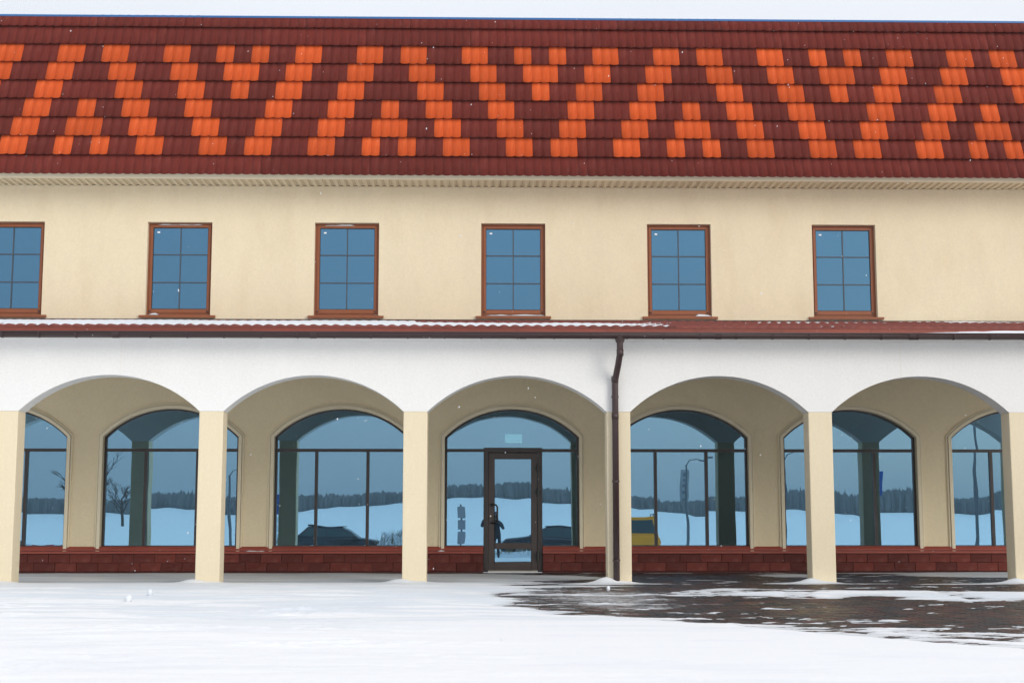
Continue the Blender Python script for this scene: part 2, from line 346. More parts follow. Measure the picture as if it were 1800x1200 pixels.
def thick(X, Y):
    A, d, wind, fine = amount(X, Y)
    T = np.where(A > 0, .024*(1-np.exp(-A*3.0)), np.maximum(A*.05, -.018))
    open_ = np.clip((-.2-Y)/1.2, 0, 1)*np.clip((d_far(X, Y)-.2)/2.0, .12, 1)
    T = T + np.where(A > .05, np.clip(A, 0, 1)*open_*(.014+.026*fbm(X*.35, Y*1.3, 4, 61)+.016*fbm(X*1.1+Y*.25, Y*4.5, 5, 67)), 0)
    crust = np.clip(fbm(X*.5, Y*2.2, 3, 71)-.05, 0, 1)*np.clip(A, 0, 1)*open_
    T = T + crust*.075*np.clip(vnoise(X*9, Y*15, 73)+.5*vnoise(X*22, Y*34, 75)-.66, 0, 1)*1.5
    left = np.clip((.6-X)/1.2, 0, 1)
    T = T + left*(.004+.016*fbm(X*.35+8, Y*0+1, 3, 81))*np.exp(-((Y+.95-.35*np.sin(X*.9))/.55)**2)      # drift in front of the pillars
    T = np.where(T > 0, T*(1-.2*np.clip((Y+2.2)/1.6, 0, 1)), T)
    inner = np.clip((Y+.1)/.5, 0, 1)
    T = np.where(T > 0, T*(1-.45*inner)+.006*inner*fbm(X*1.2, Y*3, 4, 87), T)  # arcade snow thinned further, so the grey film also paints in shade
    T = T - left*.012*np.exp(-((Y-.55)/.35)**2)*(.6+.8*vnoise(X*.7, Y*0, 83))
    T = T - left*np.clip((Y-4.05)/.25, 0, 1)*.02
    for pxx in PIL_X:                                                  # little heaps at the pillar feet
        T = T + (.095*np.exp(-((X-pxx+.22)/.17)**2-((Y+.05)/.12)**2)*(1+.3*fine)+.03*np.exp(-((X-pxx-.1)/.2)**2-((Y+.05)/.1)**2))*(.45+.45*abs(math.sin(pxx*2.3)))*np.where(d < .3, .9, 1)
    return T, A
gx = np.concatenate([np.linspace(NX0-.05, -10.4, 24)[:-1], np.arange(-10.4, 10.4, .04), np.linspace(10.4, NX1+.05, 24)])
gy = np.concatenate([np.arange(NY0-.05-.0, -9.0, .07), np.arange(-9.0, NY1, .042), [NY1+.02]])
SX, SY = np.meshgrid(gx, gy)
ST, SA = thick(SX, SY)
edge = np.clip(np.minimum(np.minimum(SX-NX0, NX1-SX), SY-NY0)/1.0, 0, 1)
ST = ST*edge + .03*(1-edge)
SZ = base(SY) + ST
hi = ST > -.006
keep = hi[:-1,:-1] | hi[:-1,1:] | hi[1:,1:] | hi[1:,:-1]
snow_me = grid_mesh('snow_cover', SX, SY, SZ, M['snow'], keep)
co = np.empty(len(snow_me.vertices)*3, 'f4'); snow_me.vertices.foreach_get('co', co); co = co.reshape(-1, 3)
tk = co[:,2]-base(co[:,1])                                          # thin powder shows the bricks; inside the arcade its grey doubles as painted shade
film = np.clip(1-tk/.013, 0, 1)*np.where((co[:,1] < -1) & (co[:,0] < .1), .25, .8)
film = np.clip(film+.12*fbm(co[:,0]*2, co[:,1]*8, 4, 99)*(film > .02), 0, .9)
at = snow_me.attributes.new('thin', 'FLOAT', 'POINT'); at.data.foreach_set('value', film.astype('f4'))
cx_, cy_ = co[:,0], co[:,1]
zone = np.clip((-cy_-5.5)/2.5, 0, 1)                                # fresh smooth powder further out, wind crust with crumbs nearer the arches
strk = fbm(cx_*.55+cy_*.22, cy_*4.2, 5, 111); crm = vnoise(cx_*8, cy_*13, 113)+.6*vnoise(cx_*19, cy_*29, 115)
fresh = np.clip(zone*.75 + np.clip((strk-.02)*4, 0, 1)*.7 + np.clip(strk+.3, 0, 1)*np.clip((crm-1.05)*6, 0, 1), 0, 1)
at = snow_me.attributes.new('fresh', 'FLOAT', 'POINT'); at.data.foreach_set('value', fresh.astype('f4'))
tag(link('snow_cover', snow_me), 'white windblown snow lying in front of and inside the arcade', 'snow', kind='stuff')

# paving bricks where the snow is off
vs, fs, tone, dust = [], [], [], []
pal = .62*np.array([(.048,.036,.032),(.085,.040,.030),(.120,.042,.030),(.034,.032,.034),(.060,.048,.042),(.095,.060,.040)])
row = 0; yy = -11.0
while yy < 4.3:
    xx = -2.6 + (.1 if row % 2 else 0)
    xc = np.arange(xx, 12.2, .2); yc = np.full(xc.shape, yy+.05)
    a, d_, _, _ = amount(xc, yc)
    for x, A_, dd in zip(xc, a, d_):
        if A_ > .6: continue
        j = rng.normal(0, .0012, 4); b0 = float(base(yy)); b1 = float(base(yy+.1)); o = len(vs); g = .004
        x0, x1, y0, y1 = x+g, x+.2-g, yy+g, yy+.1-g
        vs += [(x0,y0,b0+j[0]),(x1,y0,b0+j[1]),(x1,y1,b1+j[2]),(x0,y1,b1+j[3]),(x0-.003,y0-.003,b0-.025),(x1+.003,y0-.003,b0-.025),(x1+.003,y1+.003,b1-.025),(x0-.003,y1+.003,b1-.025)]
        fs += [(o,o+1,o+2,o+3),(o+4,o+5,o+1,o),(o+5,o+6,o+2,o+1),(o+6,o+7,o+3,o+2),(o+7,o+4,o,o+3)]
        c = pal[rng.integers(6)]*rng.uniform(.7, 1.2)
        yel = .7*math.exp(-((x-3.9)/.45)**2-((yy+5.0)/1.0)**2)
        if rng.random() < yel*.75: c = np.array((.11,.078,.045))*rng.uniform(.7, 1.2)
        wet = .75 if yy > .2 else 1.  # bricks inside the arcade get a darker tone
        tone += [(*np.clip(c*wet, 0, 1), 1)]*5
        sl = math.exp(-((x-1.5)/1.2)**2-((yy+3.2)/2.2)**2)*.42 + math.exp(-(abs(A_)/.12))*.22
        if yy > .2: sl *= .55
        dust += [sl]*5
    yy += .1; row += 1
me = bpy.data.meshes.new('paving_bricks'); me.from_pydata(vs, [], fs); me.materials.append(M['paver'])
at = me.attributes.new('tone', 'FLOAT_COLOR', 'FACE'); at.data.foreach_set('color', np.array(tone, 'f4').reshape(-1))
at = me.attributes.new('dust', 'FLOAT', 'FACE'); at.data.foreach_set('value', np.array(dust, 'f4'))
tag(link('paving_bricks', me), 'dark wet paving bricks bared of snow in front of the right hand arches', 'paving', kind='stuff')

# ------------------------------------------------------------------ the building
G = 4.4; S = 3.145; X0 = .52; BX0, BX1 = -10.68, 11.72; SPR, RISE, HALF = 2.625, .56, 1.3875
bld = thing('building', 'long cream two storey building with chequered orange and brown roof and white arcade', 'building')

def arc_pts(half, spr, rise, n):
    r = (half*half+rise*rise)/(2*rise); zc = spr+rise-r; a = math.asin(half/r)
    return [(r*math.sin(t), zc+r*math.cos(t)) for t in np.linspace(-a, a, n)]

# white arcade wall
ATOP, AD = 3.74, .365
m = MB(); arc = arc_pts(HALF, SPR, RISE, 29); bays = range(-3, 4)
def wallquads(m, pts, top, y0, y1, soff=True):
    """pts: lower edge polyline (x,z) ; wall from there up to top"""
    n = len(pts); o = len(m.v)
    for x, z in pts: m.v += [(x,y0,z),(x,y0,top),(x,y1,z),(x,y1,top)]
    for i in range(n-1):
        a = o+4*i; b = a+4; m.f += [(a,b,b+1,a+1),(a+2,a+3,b+3,b+2),(a+1,b+1,b+3,a+3)]
        if soff: m.f.append((a,a+2,b+2,b))
    m.f += [(o,o+1,o+3,o+2),(o+4*(n-1),o+4*(n-1)+2,o+4*(n-1)+3,o+4*(n-1)+1)]
low = [(BX0, SPR)]
for k in bays:
    low += [(X0+k*S+x, z) for x, z in arc]
low.append((BX1, SPR)); wallquads(m, low, ATOP, 0, AD)
m.build('arcade_wall', M['white'], bld, fix=False)
# pillars
pm = MB().box(-.185,.185,.0,AD,-.06,SPR).mesh('pillar', M['cream']); bevel(pm, .012, 2)
for x in PIL_X: link('pillar', pm, bld, (x, 0, 0))
# faint vertical streaks on the white wall
for x, z0, z1, w in ((-5.62,3.2,3.72,.008),(-5.56,3.2,3.72,.006),(6.52,3.17,3.72,.010)):
    MB().box(x, x+w, -.002, .001, z0, z1).build('wall_streak', M['stain'], bld)
# arcade ceiling
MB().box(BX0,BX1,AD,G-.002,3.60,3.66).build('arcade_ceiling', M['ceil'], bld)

# back wall of the ground floor with arched openings
BH, BSPR, BRISE, SILL = 1.245, 2.48, .52, .40
barc = arc_pts(BH, BSPR, BRISE, 27); m = MB(); pts = [(BX0, SILL)]
for k in bays:
    c = X0+.01+k*S; pts += [(c-BH, SILL)] + [(c+x, z) for x, z in barc] + [(c+BH, SILL)]
pts.append((BX1, SILL)); wallquads(m, pts, 3.60, G, G+.22)
m.build('ground_floor_wall', M['beige'], bld, fix=False)

# upper wall with window openings
WZ0, WZ1, WW = 4.74, 6.515, 1.21; WX = [.555+3.135*k for k in range(-3, 3)]
m = MB(); cuts = [BX0]
for w in WX: cuts += [w-WW/2, w+WW/2]
cuts.append(BX1); UZ0, UZ1 = 3.60, 7.22; zc = [UZ0, WZ0, WZ1, UZ1]
for i in range(len(cuts)-1):
    for j in range(3):
        if i % 2 == 1 and j == 1:
            a, b = cuts[i], cuts[i+1]; z0, z1, y0, y1 = WZ0, WZ1, G, G+.2
            m.add([(a,y0,z0),(b,y0,z0),(b,y0,z1),(a,y0,z1),(a,y1,z0),(b,y1,z0),(b,y1,z1),(a,y1,z1)], [(0,1,5,4),(1,2,6,5),(2,3,7,6),(3,0,4,7)])
            continue
        a, b, z0, z1 = cuts[i], cuts[i+1], zc[j], zc[j+1]
        m.add([(a,G,z0),(b,G,z0),(b,G,z1),(a,G,z1)], [(0,1,2,3)])
m.build('upper_wall', M['cream'], bld, fix=False)
# remaining shell
m = MB(); m.box(BX0,BX0+.25,G+.001,14.6,0,7.22); m.box(BX1-.25,BX1,G+.001,14.6,0,7.22); m.box(BX0+.25,BX1-.25,14.35,14.6,0,7.22)
m.build('side_wall', M['cream'], bld)
m = MB(); m.box(BX0+.26,BX1-.26,G+3.4,G+3.5,.03,7.2); m.box(BX0+.26,BX1-.26,G+.23,G+3.4,.0,.03); m.box(BX0+.26,BX1-.26,G+.23,G+3.4,3.7,3.85); m.box(BX0+.26,BX1-.26,G+.23,G+3.4,7.0,7.15)
m.build('interior', M['inside'], bld)

# upper windows
fr = MB(); W2, FT = WW/2, .065
def ring(m, x0, x1, z0, z1, t, y0, y1, tb=None):
    tb = t if tb is None else tb
    m.box(x0,x0+t,y0,y1,z0,z1); m.box(x1-t,x1,y0,y1,z0,z1); m.box(x0+t,x1-t,y0,y1,z1-t,z1); m.box(x0+t,x1-t,y0,y1,z0,z0+tb)
ring(fr, -W2+.003, W2-.003, .012, 1.772, .035, .105, .17, .05)
ring(fr, -W2+.040, W2-.040, .064, 1.735, .047, .088, .165, .07)
frm = fr.mesh('window', M['wood']); bevel(frm, .004, 1)
GX0, GX1, GZ0, GZ1 = -W2+.088, W2-.088, .136, 1.687
zs = [GZ0, .64, 1.17, GZ1]
sl = MB().prism([(.10,.02),(.10,-.035),(-.06,-.045),(-.06,.0)], 0, -W2-.10, W2+.10).mesh('window_sill', M['wood'])
seal = MB(); ring(seal, GX0, GX1, GZ0, GZ1, .009, .098, .115); sealm = seal.mesh('seal', M['seal'])
hm = MB().box(-W2+.04,-W2+.04+.05,.075,.105,.088,.105).box(W2-.09,W2-.055,.075,.105,.088,.105).mesh('drain_cap', M['seal'])
mun = [MB().box(-.011,.011,.104,.116,GZ0+.009,GZ1-.009).mesh('muntin', M['muntin'])] + [MB().box(GX0+.009,GX1-.009,.1045,.1165,z-.011,z+.011).mesh('muntin', M['muntin']) for z in zs[1:3]]
panes = []
for i in range(2):
    for j in range(3):
        x0, x1 = ((GX0, 0), (0, GX1))[i]
        panes.append(MB().box(x0+.002,x1-.002,.118,.124,zs[j]+.002,zs[j+1]-.002).mesh('pane', M['glass_up']))
stk = MB().box(GX0+.07,GX0+.12,.115,.1175,GZ1-.10,GZ1-.072).mesh('sticker', M['sticker'])
for i, x in enumerate(WX):
    w = link('window', frm, bld, (x, G, WZ0))
    link('window_sill', sl, w); link('seal', sealm, w); link('drain_cap', hm, w)
    for q in mun: link('muntin', q, w)
    for q in panes:
        p = link('pane', q, w); p.rotation_euler = (R(rng.normal(0,.05)), 0, R(rng.normal(0,.05)))
    if i > 0: link('sticker', stk, w)

# arched glazing
TR = 2.24
def glass_poly(m, pts, y, t=.008):
    n = len(pts); m.add([(x,y,z) for x, z in pts]+[(x,y+t,z) for x, z in pts], [tuple(range(n)), tuple(reversed(range(n, 2*n)))]); return m
GB = .465
def arch_top(inset, n=25):
    a = arc_pts(BH-inset, BSPR-inset*.3, BRISE-inset*.4, n); return a
def casing_mesh():
    m = MB()
    for off, wd, y0 in ((.0,.060,-.052),(.060,.012,-.004),(.072,.024,-.030)):
        inn = [(-BH-off, .37)] + [(x, z) for x, z in arc_pts(BH+off, BSPR+off*.35, BRISE+off*.62, 27)] + [(BH+off, .37)]
        o2 = off+wd; ou = [(-BH-o2, .37)] + [(x, z) for x, z in arc_pts(BH+o2, BSPR+o2*.35, BRISE+o2*.62, 27)] + [(BH+o2, .37)]
        o = len(m.v); n = len(inn)
        for (a, b), (c, d) in zip(inn, ou): m.v += [(a,y0,b),(c,y0,d),(a,.002,b),(c,.002,d)]
        for i in range(n-1):
            p = o+4*i; q = p+4; m.f += [(p,p+1,q+1,q),(p,q,q+2,p+2),(p+1,p+3,q+3,q+1)]
        m.f += [(o,o+2,o+3,o+1),(o+4*(n-1),o+4*(n-1)+1,o+4*(n-1)+3,o+4*(n-1)+2)]
    return m.mesh('casing', M['cream_trim'])
casm = casing_mesh()
# outer dark frame
def frame_mesh():
    m = MB(); inn = [(-BH+.045, GB+.03)] + arch_top(.045) + [(BH-.045, GB+.03)]; ou = [(-BH+.002, GB-.02)] + arch_top(.002) + [(BH-.002, GB-.02)]
    for (a, b), (c, d) in zip(inn, ou): m.v += [(a,.085,b),(c,.085,d),(a,.16,b),(c,.16,d)]
    for i in range(len(inn)-1):
        p = 4*i; q = p+4; m.f += [(p,p+1,q+1,q),(p,q,q+2,p+2)]
    m.box(-BH+.045,BH-.045,.085,.16,GB-.02,GB+.03); return m.mesh('arched_window', M['alu'])
afm = frame_mesh()
trm = MB().box(-BH+.03,BH-.03,.075,.155,TR-.028,TR+.028).mesh('transom', M['alu'])
mum = MB().box(-.028,.028,.08,.155,GB+.02,TR-.029).mesh('mullion', M['alu'])
tp = [(-BH+.03, TR+.02)] + arch_top(.03) + [(BH-.03, TR+.02)]
tpm = glass_poly(MB(), tp, .12).mesh('pane', M['glass'])
MULX = .475
lowp = [glass_poly(MB(), [(a,GB),(b,GB),(b,TR-.01),(a,TR-.01)], .12).mesh('pane', M['glass']) for a, b in ((-BH+.03,-MULX),(-MULX,MULX),(MULX,BH-.03))]
DX0, DX1 = -.525, .56                      # door frame within its bay
sidep = [glass_poly(MB(), [(a,GB),(b,GB),(b,TR-.01),(a,TR-.01)], .12).mesh('pane', M['glass']) for a, b in ((-BH+.03,DX0+.02),(DX1-.02,BH-.03))]
def pane(me, par):
    p = link('pane', me, par); p.rotation_euler = (R(rng.normal(0,.04)), 0, R(rng.normal(0,.06))); return p
for k in bays:
    w = link('arched_window', afm, bld, (X0+.01+k*S, G, 0))
    link('casing', casm, w); link('transom', trm, w); pane(tpm, w)
    if k == 0:
        for q in sidep: pane(q, w)
    else:
        for s in (-1, 1): link('mullion', mum, w, (s*MULX, 0, 0))
        for q in lowp: pane(q, w)

# entrance door
DC = X0+.01
d = MB(); ring(d, DX0, DX1, .02, 2.285, .085, .0, .16, .0); dm = d.mesh('entrance_door', M['alu']); bevel(dm, .004, 1)
door = link('entrance_door', dm, bld, (DC, G, 0))
LX0, LX1 = DX0+.09, DX1-.09
d = MB(); ring(d, LX0, LX1, .045, 2.19, .115, .012, .08, .15); d.box(LX0+.115,LX1-.115,.012,.08,.43,.54); lm = d.mesh('door_leaf', M['door_alu']); bevel(lm, .006, 1)
link('door_leaf', lm, door)
pane(MB().box(LX0+.1,LX1-.1,.04,.048,.53,2.09).mesh('pane', M['glass']), door); pane(MB().box(LX0+.1,LX1-.1,.04,.048,.18,.44).mesh('pane', M['glass']), door)
MB().box(DX0+.085,DX1-.085,-.02,.12,.012,.04).build('threshold', M['steel'], door)
hx = LX0+.05
MB().tube([(hx,.012,1.235),(hx,-.05,1.235),(hx+.09,-.06,1.235),(hx+.115,-.06,1.20),(hx+.115,-.06,.945),(hx+.09,-.06,.91),(hx,-.05,.91),(hx,.012,.91)], .017, 8).build('handle', M['black'], door, True)
MB().tube([(hx-.01,.012,1.03),(hx-.01,-.01,1.03)], .016, 10).build('lock', M['steel'], door)
for z in (1.90, 1.46, .31):
    h = MB().box(LX1-.06,LX1+.06,-.03,.012,z-.035,z+.035); h.tube([(LX1+.008,-.036,z-.085),(LX1+.008,-.036,z+.085)], .026, 8); h.build('hinge', M['black'], door)
MB().box(LX0+.5,LX1-.2,-.0,.011,2.115,2.125).build('drip_rail', M['alu'], door)

# red sill and stone plinth
runs = [(BX0, DC+DX0-.004), (DC+DX1+.004, BX1)]
for a, b in runs:
    MB().prism([(G+y, z) for y, z in [(.16,.49),(-.02,.475),(-.06,.43),(-.06,.405),(-.035,.402),(-.035,.395),(-.09,.39),(-.09,.352),(.0,.347),(.16,.347)]], 0, a, b).build('stone_sill', M['sill'], bld)
plinths = []
for a, b in runs:
    p = MB().box(a, b, -.03+G, G+.2, -.05, .348).build('plinth', M['joint'], bld); plinths.append((p, a, b))
stones = []
for v in range(4):
    sm = MB().box(0,.372,-.028,.0,0,.154); me_ = sm.mesh('stone', M['stone']); bevel(me_, .006, 1)
    for vv in me_.vertices:
        vv.co.y += (-.008*random.random() if vv.co.y < -.01 else 0); 
    stones.append(me_)
for p, a, b in plinths:
    for r, (z, off) in enumerate(((.188, 0.0), (.030, .12))):
        x = BX0 - .3 + off
        while x < b:
            x0, x1 = max(x, a), min(x+.384, b)
            if x1-x0 > .06:
                s_ = link('stone', stones[random.randrange(4)], p, (x0+.0025, G-.031+random.uniform(-.003,.003), z+random.uniform(-.002,.002))); s_.scale = ((x1-x0-.005)/.372, 1, 1)
            x += .384

# eaves soffit
EY, EZ = 3.68, 7.249
m = MB().box(BX0-.1,BX1+.1,EY+.12,G-.003,7.232,7.26); sof = m.build('eaves_soffit', M['soffit_dark'], bld)
m = MB().box(BX0-.1,BX1+.1,EY+.075,EY+.118,7.203,7.290); m.box(BX0-.1,BX1+.1,EY+.118,EY+.14,7.203,7.215); m.build('eaves_trim', M['cream_trim'], bld)
slat = MB().prism([(-.030,7.200),(-.030,7.226),(-.066,7.228),(-.066,7.2305),(.066,7.2305),(.066,7.228),(.030,7.226),(.030,7.200)], 1, EY+.142, G-.006).mesh('slat', M['soffit'])
x = BX0
while x < BX1:
    link('slat', slat, sof, (x, 0, 0)); x += .1365

# mansard roof
TAN = math.tan(R(74)); RH = .389; ROWL = RH/math.sin(R(74)); ROOF_TOP = 10.617
topY = EY+(ROOF_TOP-EZ)/TAN
rx0, rx1 = BX0-.17, BX1+.17
prof = [(EY+.09, EZ-.0), (topY+.05, ROOF_TOP-.02), (14.6-(topY-EY)*.3, ROOF_TOP-.02), (14.9, EZ)]
roof = MB().prism(prof, 0, rx0, rx1).build('roof', M['brown_tile'], bld)
MB().prism([(topY-.04,ROOF_TOP-.034),(topY-.04,ROOF_TOP+.004),(topY+.3,ROOF_TOP+.03),(topY+.3,ROOF_TOP-.01)], 0, rx0, rx1).build('ridge_flashing', M['blue_film'], roof)
U = 5.68/34
tcache = {}
def wave(t):
    return abs(math.sin(math.pi*t))**.75
def tile_mesh(n, L, col, u=U, amp=.020):
    key = (n, round(L, 3), col)
    if key in tcache: return tcache[key]
    m = MB(); ts = []
    for w in range(n): ts += [w+q for q in (0,.07,.2,.36,.5,.64,.8,.93)]
    ts.append(n)
    for i, t in enumerate(ts):
        x = t*u; x = min(max(x, .0015), n*u-.0015); f = wave(t % 1.0)
        m.v += [(x, -amp*.7*f, L+.012), (x, -.062-amp*f, -.030*f), (x, -.050-amp*f, -.032*f), (x, -.030-amp*.7*f, .10)]
    for i in range(len(ts)-1):
        a = 4*i; b = a+4; m.f += [(a+1,b+1,b,a),(a+2,b+2,b+1,a+1),(a+3,b+3,b+2,a+2)]
    e = 4*(len(ts)-1); m.f += [(0,3,2,1),(e,e+1,e+2,e+3)]
    me = m.mesh('roof_tile', M[col], fix=False)
    for p in me.polygons: p.use_smooth = True
    tcache[key] = me; return me
def place_tile(row, unit, n, col, L=ROWL):
    x = -8.12+unit*U
    if x+n*U < rx0+.02 or x > rx1-.02: return
    while x < rx0-.001 and n > 0: x += U; n -= 1
    while n > 0 and x+n*U > rx1+.06: n -= 1
    if n <= 0: return
    k = row
    o = link('roof_tile', tile_mesh(n, L, col), roof, (x, EY+k*RH/TAN+random.uniform(-.002,.002), EZ+k*RH+random.uniform(-.0015,.0015)), (R(-16), 0, 0))
ORG = {6: [(0,3),(5,3),(12,3),(18,2),(22,2),(27,3)], 5: [(-1,3),(6,3),(13,3),(19,4),(26,3)], 4: [(-2,3),(7,3),(14,3),(20,2),(25,3)],
       3: [(-3,3),(3,2),(8,3),(15,3),(24,3)], 2: [(-4,3),(2,4),(9,3),(16,3),(23,3)], 1: [(-5,3),(1,2),(5,2),(10,3),(17,3),(22,3)]}
for row, lst in ORG.items():
    seq = sorted((u+34*p, n) for p in range(-2, 5) for u, n in lst)
    for (u, n), (u2, _) in zip(seq[:-1], seq[1:]):
        place_tile(row, u, n, 'orange_tile'); place_tile(row, u+n, u2-u-n, 'brown_tile')
for row, L in ((0, ROWL), (7, ROWL), (8, (ROOF_TOP-EZ-8*RH)/math.sin(R(74)))):
    for q in range(-3, 14): place_tile(row, q*12+(row*5) % 12, 12, 'brown_tile', L)

# pent roof over the arcade
PY0, PZ0, PZ1 = -.30, 3.890, 4.625
pent = MB().prism([(PY0+.02,PZ0-.012),(G-.004,PZ1-.012),(G-.004,3.75),(PY0+.02,3.735)], 0, BX0-.1, BX1+.1).build('pent_roof', M['soffit'], bld)
ang = math.atan2(PZ1-PZ0, G-PY0); plen = math.hypot(PZ1-PZ0, G-PY0); prow = plen/12
def pent_tile(n=8, u=.172):
    m = MB(); ts = []
    for w in range(n): ts += [w+q for q in (0,.15,.33,.5,.67,.85)]
    ts.append(n)
    for t in ts:
        x = min(max(t*u, .0015), n*u-.0015); f = math.sin(math.pi*(t % 1.0))**1.0
        m.v += [(x, prow+.02, .002+.022*f), (x, -.01*f, .020+.030*f), (x, -.004, -.008)]
    for i in range(len(ts)-1):
        a = 3*i; b = a+3; m.f += [(a+1,b+1,b,a),(a+2,b+2,b+1,a+1)]
    me = m.mesh('roof_tile', M['pent_tile'], fix=False)
    for p in me.polygons: p.use_smooth = True
    return me
ptm = pent_tile(); PW = 8*.172
for r in range(12):
    x = BX0-.1-(.4 if r % 2 else 0)
    while x < BX1:
        if x >= BX0-.6:
            link('roof_tile', ptm, pent, (x, PY0-.012+r*prow*math.cos(ang), PZ0+r*prow*math.sin(ang)), (ang, 0, 0))
        x += PW
MB().prism([(G-.05,PZ1+.03),(G-.05,PZ1+.045),(G-.004,PZ1+.055),(G-.004,PZ1+.03)], 0, BX0-.1, BX1+.1).build('wall_flashing', M['gutter'], pent)
# fascia strips
fas = MB().box(BX0-.1,BX1+.1,PY0+.004,PY0+.018,3.735,PZ0-.005).build('fascia', M['fascia'], bld)
x = .50-8*1.36+.045
fp = MB().prism([(PY0-.008,PZ0+.004),(PY0-.008,3.80),(PY0+.003,3.80),(PY0+.003,PZ0+.004)], 0, .003, 1.357).mesh('fascia_panel', M['fascia'])
while x < BX1:
    link('fascia_panel', fp, fas, (x, random.uniform(-.002,.002), random.uniform(-.003,.002))); x += 1.36
# gutter
gz, gy_, gr = 3.792, PY0-.085, .068
m = MB(); gp = []
for t in np.linspace(-.02, math.pi+.02, 13): gp.append((gy_-gr*math.cos(t), gz-gr*1.15*math.sin(t)))
inn = [(gy_+(y-gy_)*.93, gz+(z-gz)*.93) for y, z in reversed(gp)]
m.prism([(y, z) for y, z in gp]+inn, 0, BX0-.12, BX1+.12)
m.tube([(BX0-.12, gy_-gr, gz+.008), (BX1+.12, gy_-gr, gz+.008)], .011, 8)
m.tube([(BX0-.12, gy_-gr*.93, gz-.042), (BX1+.12, gy_-gr*.93, gz-.042)], .006, 6)
gut = m.build('gutter', M['gutter'], bld, True)
br = MB(); br.prism([(gy_-(gr+.006)*math.cos(t), gz-(gr+.006)*1.15*math.sin(t)) for t in np.linspace(-.05, math.pi, 10)]+[(gy_-gr*1.0*math.cos(t), gz-gr*1.15*math.sin(t)) for t in np.linspace(math.pi, -.05, 10)], 0, -.012, .012)
brm = br.mesh('bracket', M['gutter'])
x = BX0
while x < BX1+.1: link('bracket', brm, gut, (x, 0, 0)); x += .56
jm = MB(); jm.prism([(gy_-(gr+.005)*math.cos(t), gz-(gr+.005)*1.15*math.sin(t)) for t in np.linspace(-.05, math.pi, 12)]+[(gy_-gr*1.0*math.cos(t), gz-gr*1.15*math.sin(t)) for t in np.linspace(math.pi, -.05, 12)], 0, -.05, .05)
jmm = jm.mesh('gutter_joint', M['gutter'])
for x in (-8.6, -5.6, -2.6, .6, 3.6, 6.6, 9.6): link('gutter_joint', jmm, gut, (x, 0, 0))
# white eave soffit strip under the gutter
MB().box(BX0-.1,BX1+.1,PY0+.02,-.002,3.722,3.734).build('eave_board', M['white'], bld)
# downpipe
DPX = 2.06
dp = MB().tube([(DPX+.03,gy_,gz-.07),(DPX+.03,gy_,gz-.11),(DPX+.03,gy_+.0,3.49),(DPX+.012,gy_+.12,3.33),(DPX-.016,-.085,3.13),(DPX-.022,-.075,3.04),(DPX-.024,-.075,.02)], .050, 14)
dpo = dp.build('downpipe', M['gutter'], bld, True)
MB().tube([(DPX+.03,gy_,gz-.02),(DPX+.03,gy_,gz-.125),(DPX+.03,gy_,gz-.135)], [.092,.064,.055], 4).build('outlet_funnel', M['gutter'], dpo)
for z in (3.50, 3.12, 2.55): MB().tube([(DPX-.024 if z < 3.3 else DPX+.03, -.075 if z < 3.3 else gy_, z-.05),(DPX-.024 if z < 3.3 else DPX+.03, -.075 if z < 3.3 else gy_, z+.05)], .0545, 14).build('pipe_sleeve', M['gutter'], dpo, True)
for z in (2.85, 1.55, .35):
    c_ = MB().tube([(DPX-.024,-.075,z-.014),(DPX-.024,-.075,z+.014)], .058, 14); c_.box(DPX-.034,DPX-.014,-.03,.002,z-.01,z+.01); c_.build('pipe_clamp', M['gutter'], dpo)

# ------------------------------------------------------------------ snow on the building
rgx = np.arange(BX0, BX1, .04); rgy = np.linspace(PY0-.03, G-.02, 40)
AX, AY = np.meshgrid(rgx, rgy)
e0 = PY0+.17+.22*fbm(AX*.9, AX*0, 4, 3)+.05*np.abs(np.sin(math.pi*(AX-BX0+.1)/.172))
top = np.where(AX < -1.2, 3.2, 1.9)+.9*fbm(AX*.5, AX*0+3, 3, 13)
amt = np.minimum(np.minimum((AY-e0)*1.3, (top-AY)*.35), .16)
fade = np.clip((3.0-AX)/1.5, 0, 1) + .9*np.clip((AX-7.0)/2., 0, 1)*np.clip((AY-1.5)/1.5, 0, 1)*0
patch = .35*fbm(AX*.9, AY*1.6, 4, 19)
amt = amt*np.clip(fade*1.3+patch*(fade < 1), -.3, 1) + np.where(fade < .05, -.05, 0)
th = np.clip(amt, -.05, .16)*.14
AZ = PZ0+(AY-PY0)*(PZ1-PZ0)/(G-PY0) + .032 + th + .010*np.abs(np.sin(math.pi*(AX-BX0+.1)/.172))
hi = th > -.002
keep = hi[:-1,:-1] | hi[:-1,1:] | hi[1:,1:] | hi[1:,:-1]
tag(link('roof_snow', grid_mesh('roof_snow', AX, AY, AZ, M['snow'], keep)), 'thin strip of snow lying on the low roof above the arcade', 'snow', kind='stuff')
m = MB(); x = 5.3
ggx = np.arange(5.2, BX1, .03); ggt = np.linspace(0, math.pi, 7)
GXX, GT = np.meshgrid(ggx, ggt); hgt = np.clip((GXX-5.2)/2.5, 0, 1)*(.045+.030*fbm(GXX*1.6, GXX*0, 4, 37)) + .004
tag(link('gutter_snow', grid_mesh('gutter_snow', GXX, gy_-.066*np.cos(GT), gz-.004+hgt*np.sin(GT)**.7, M['snow'])), 'snow heaped in the gutter at the right end of the arcade roof', 'snow', kind='stuff')
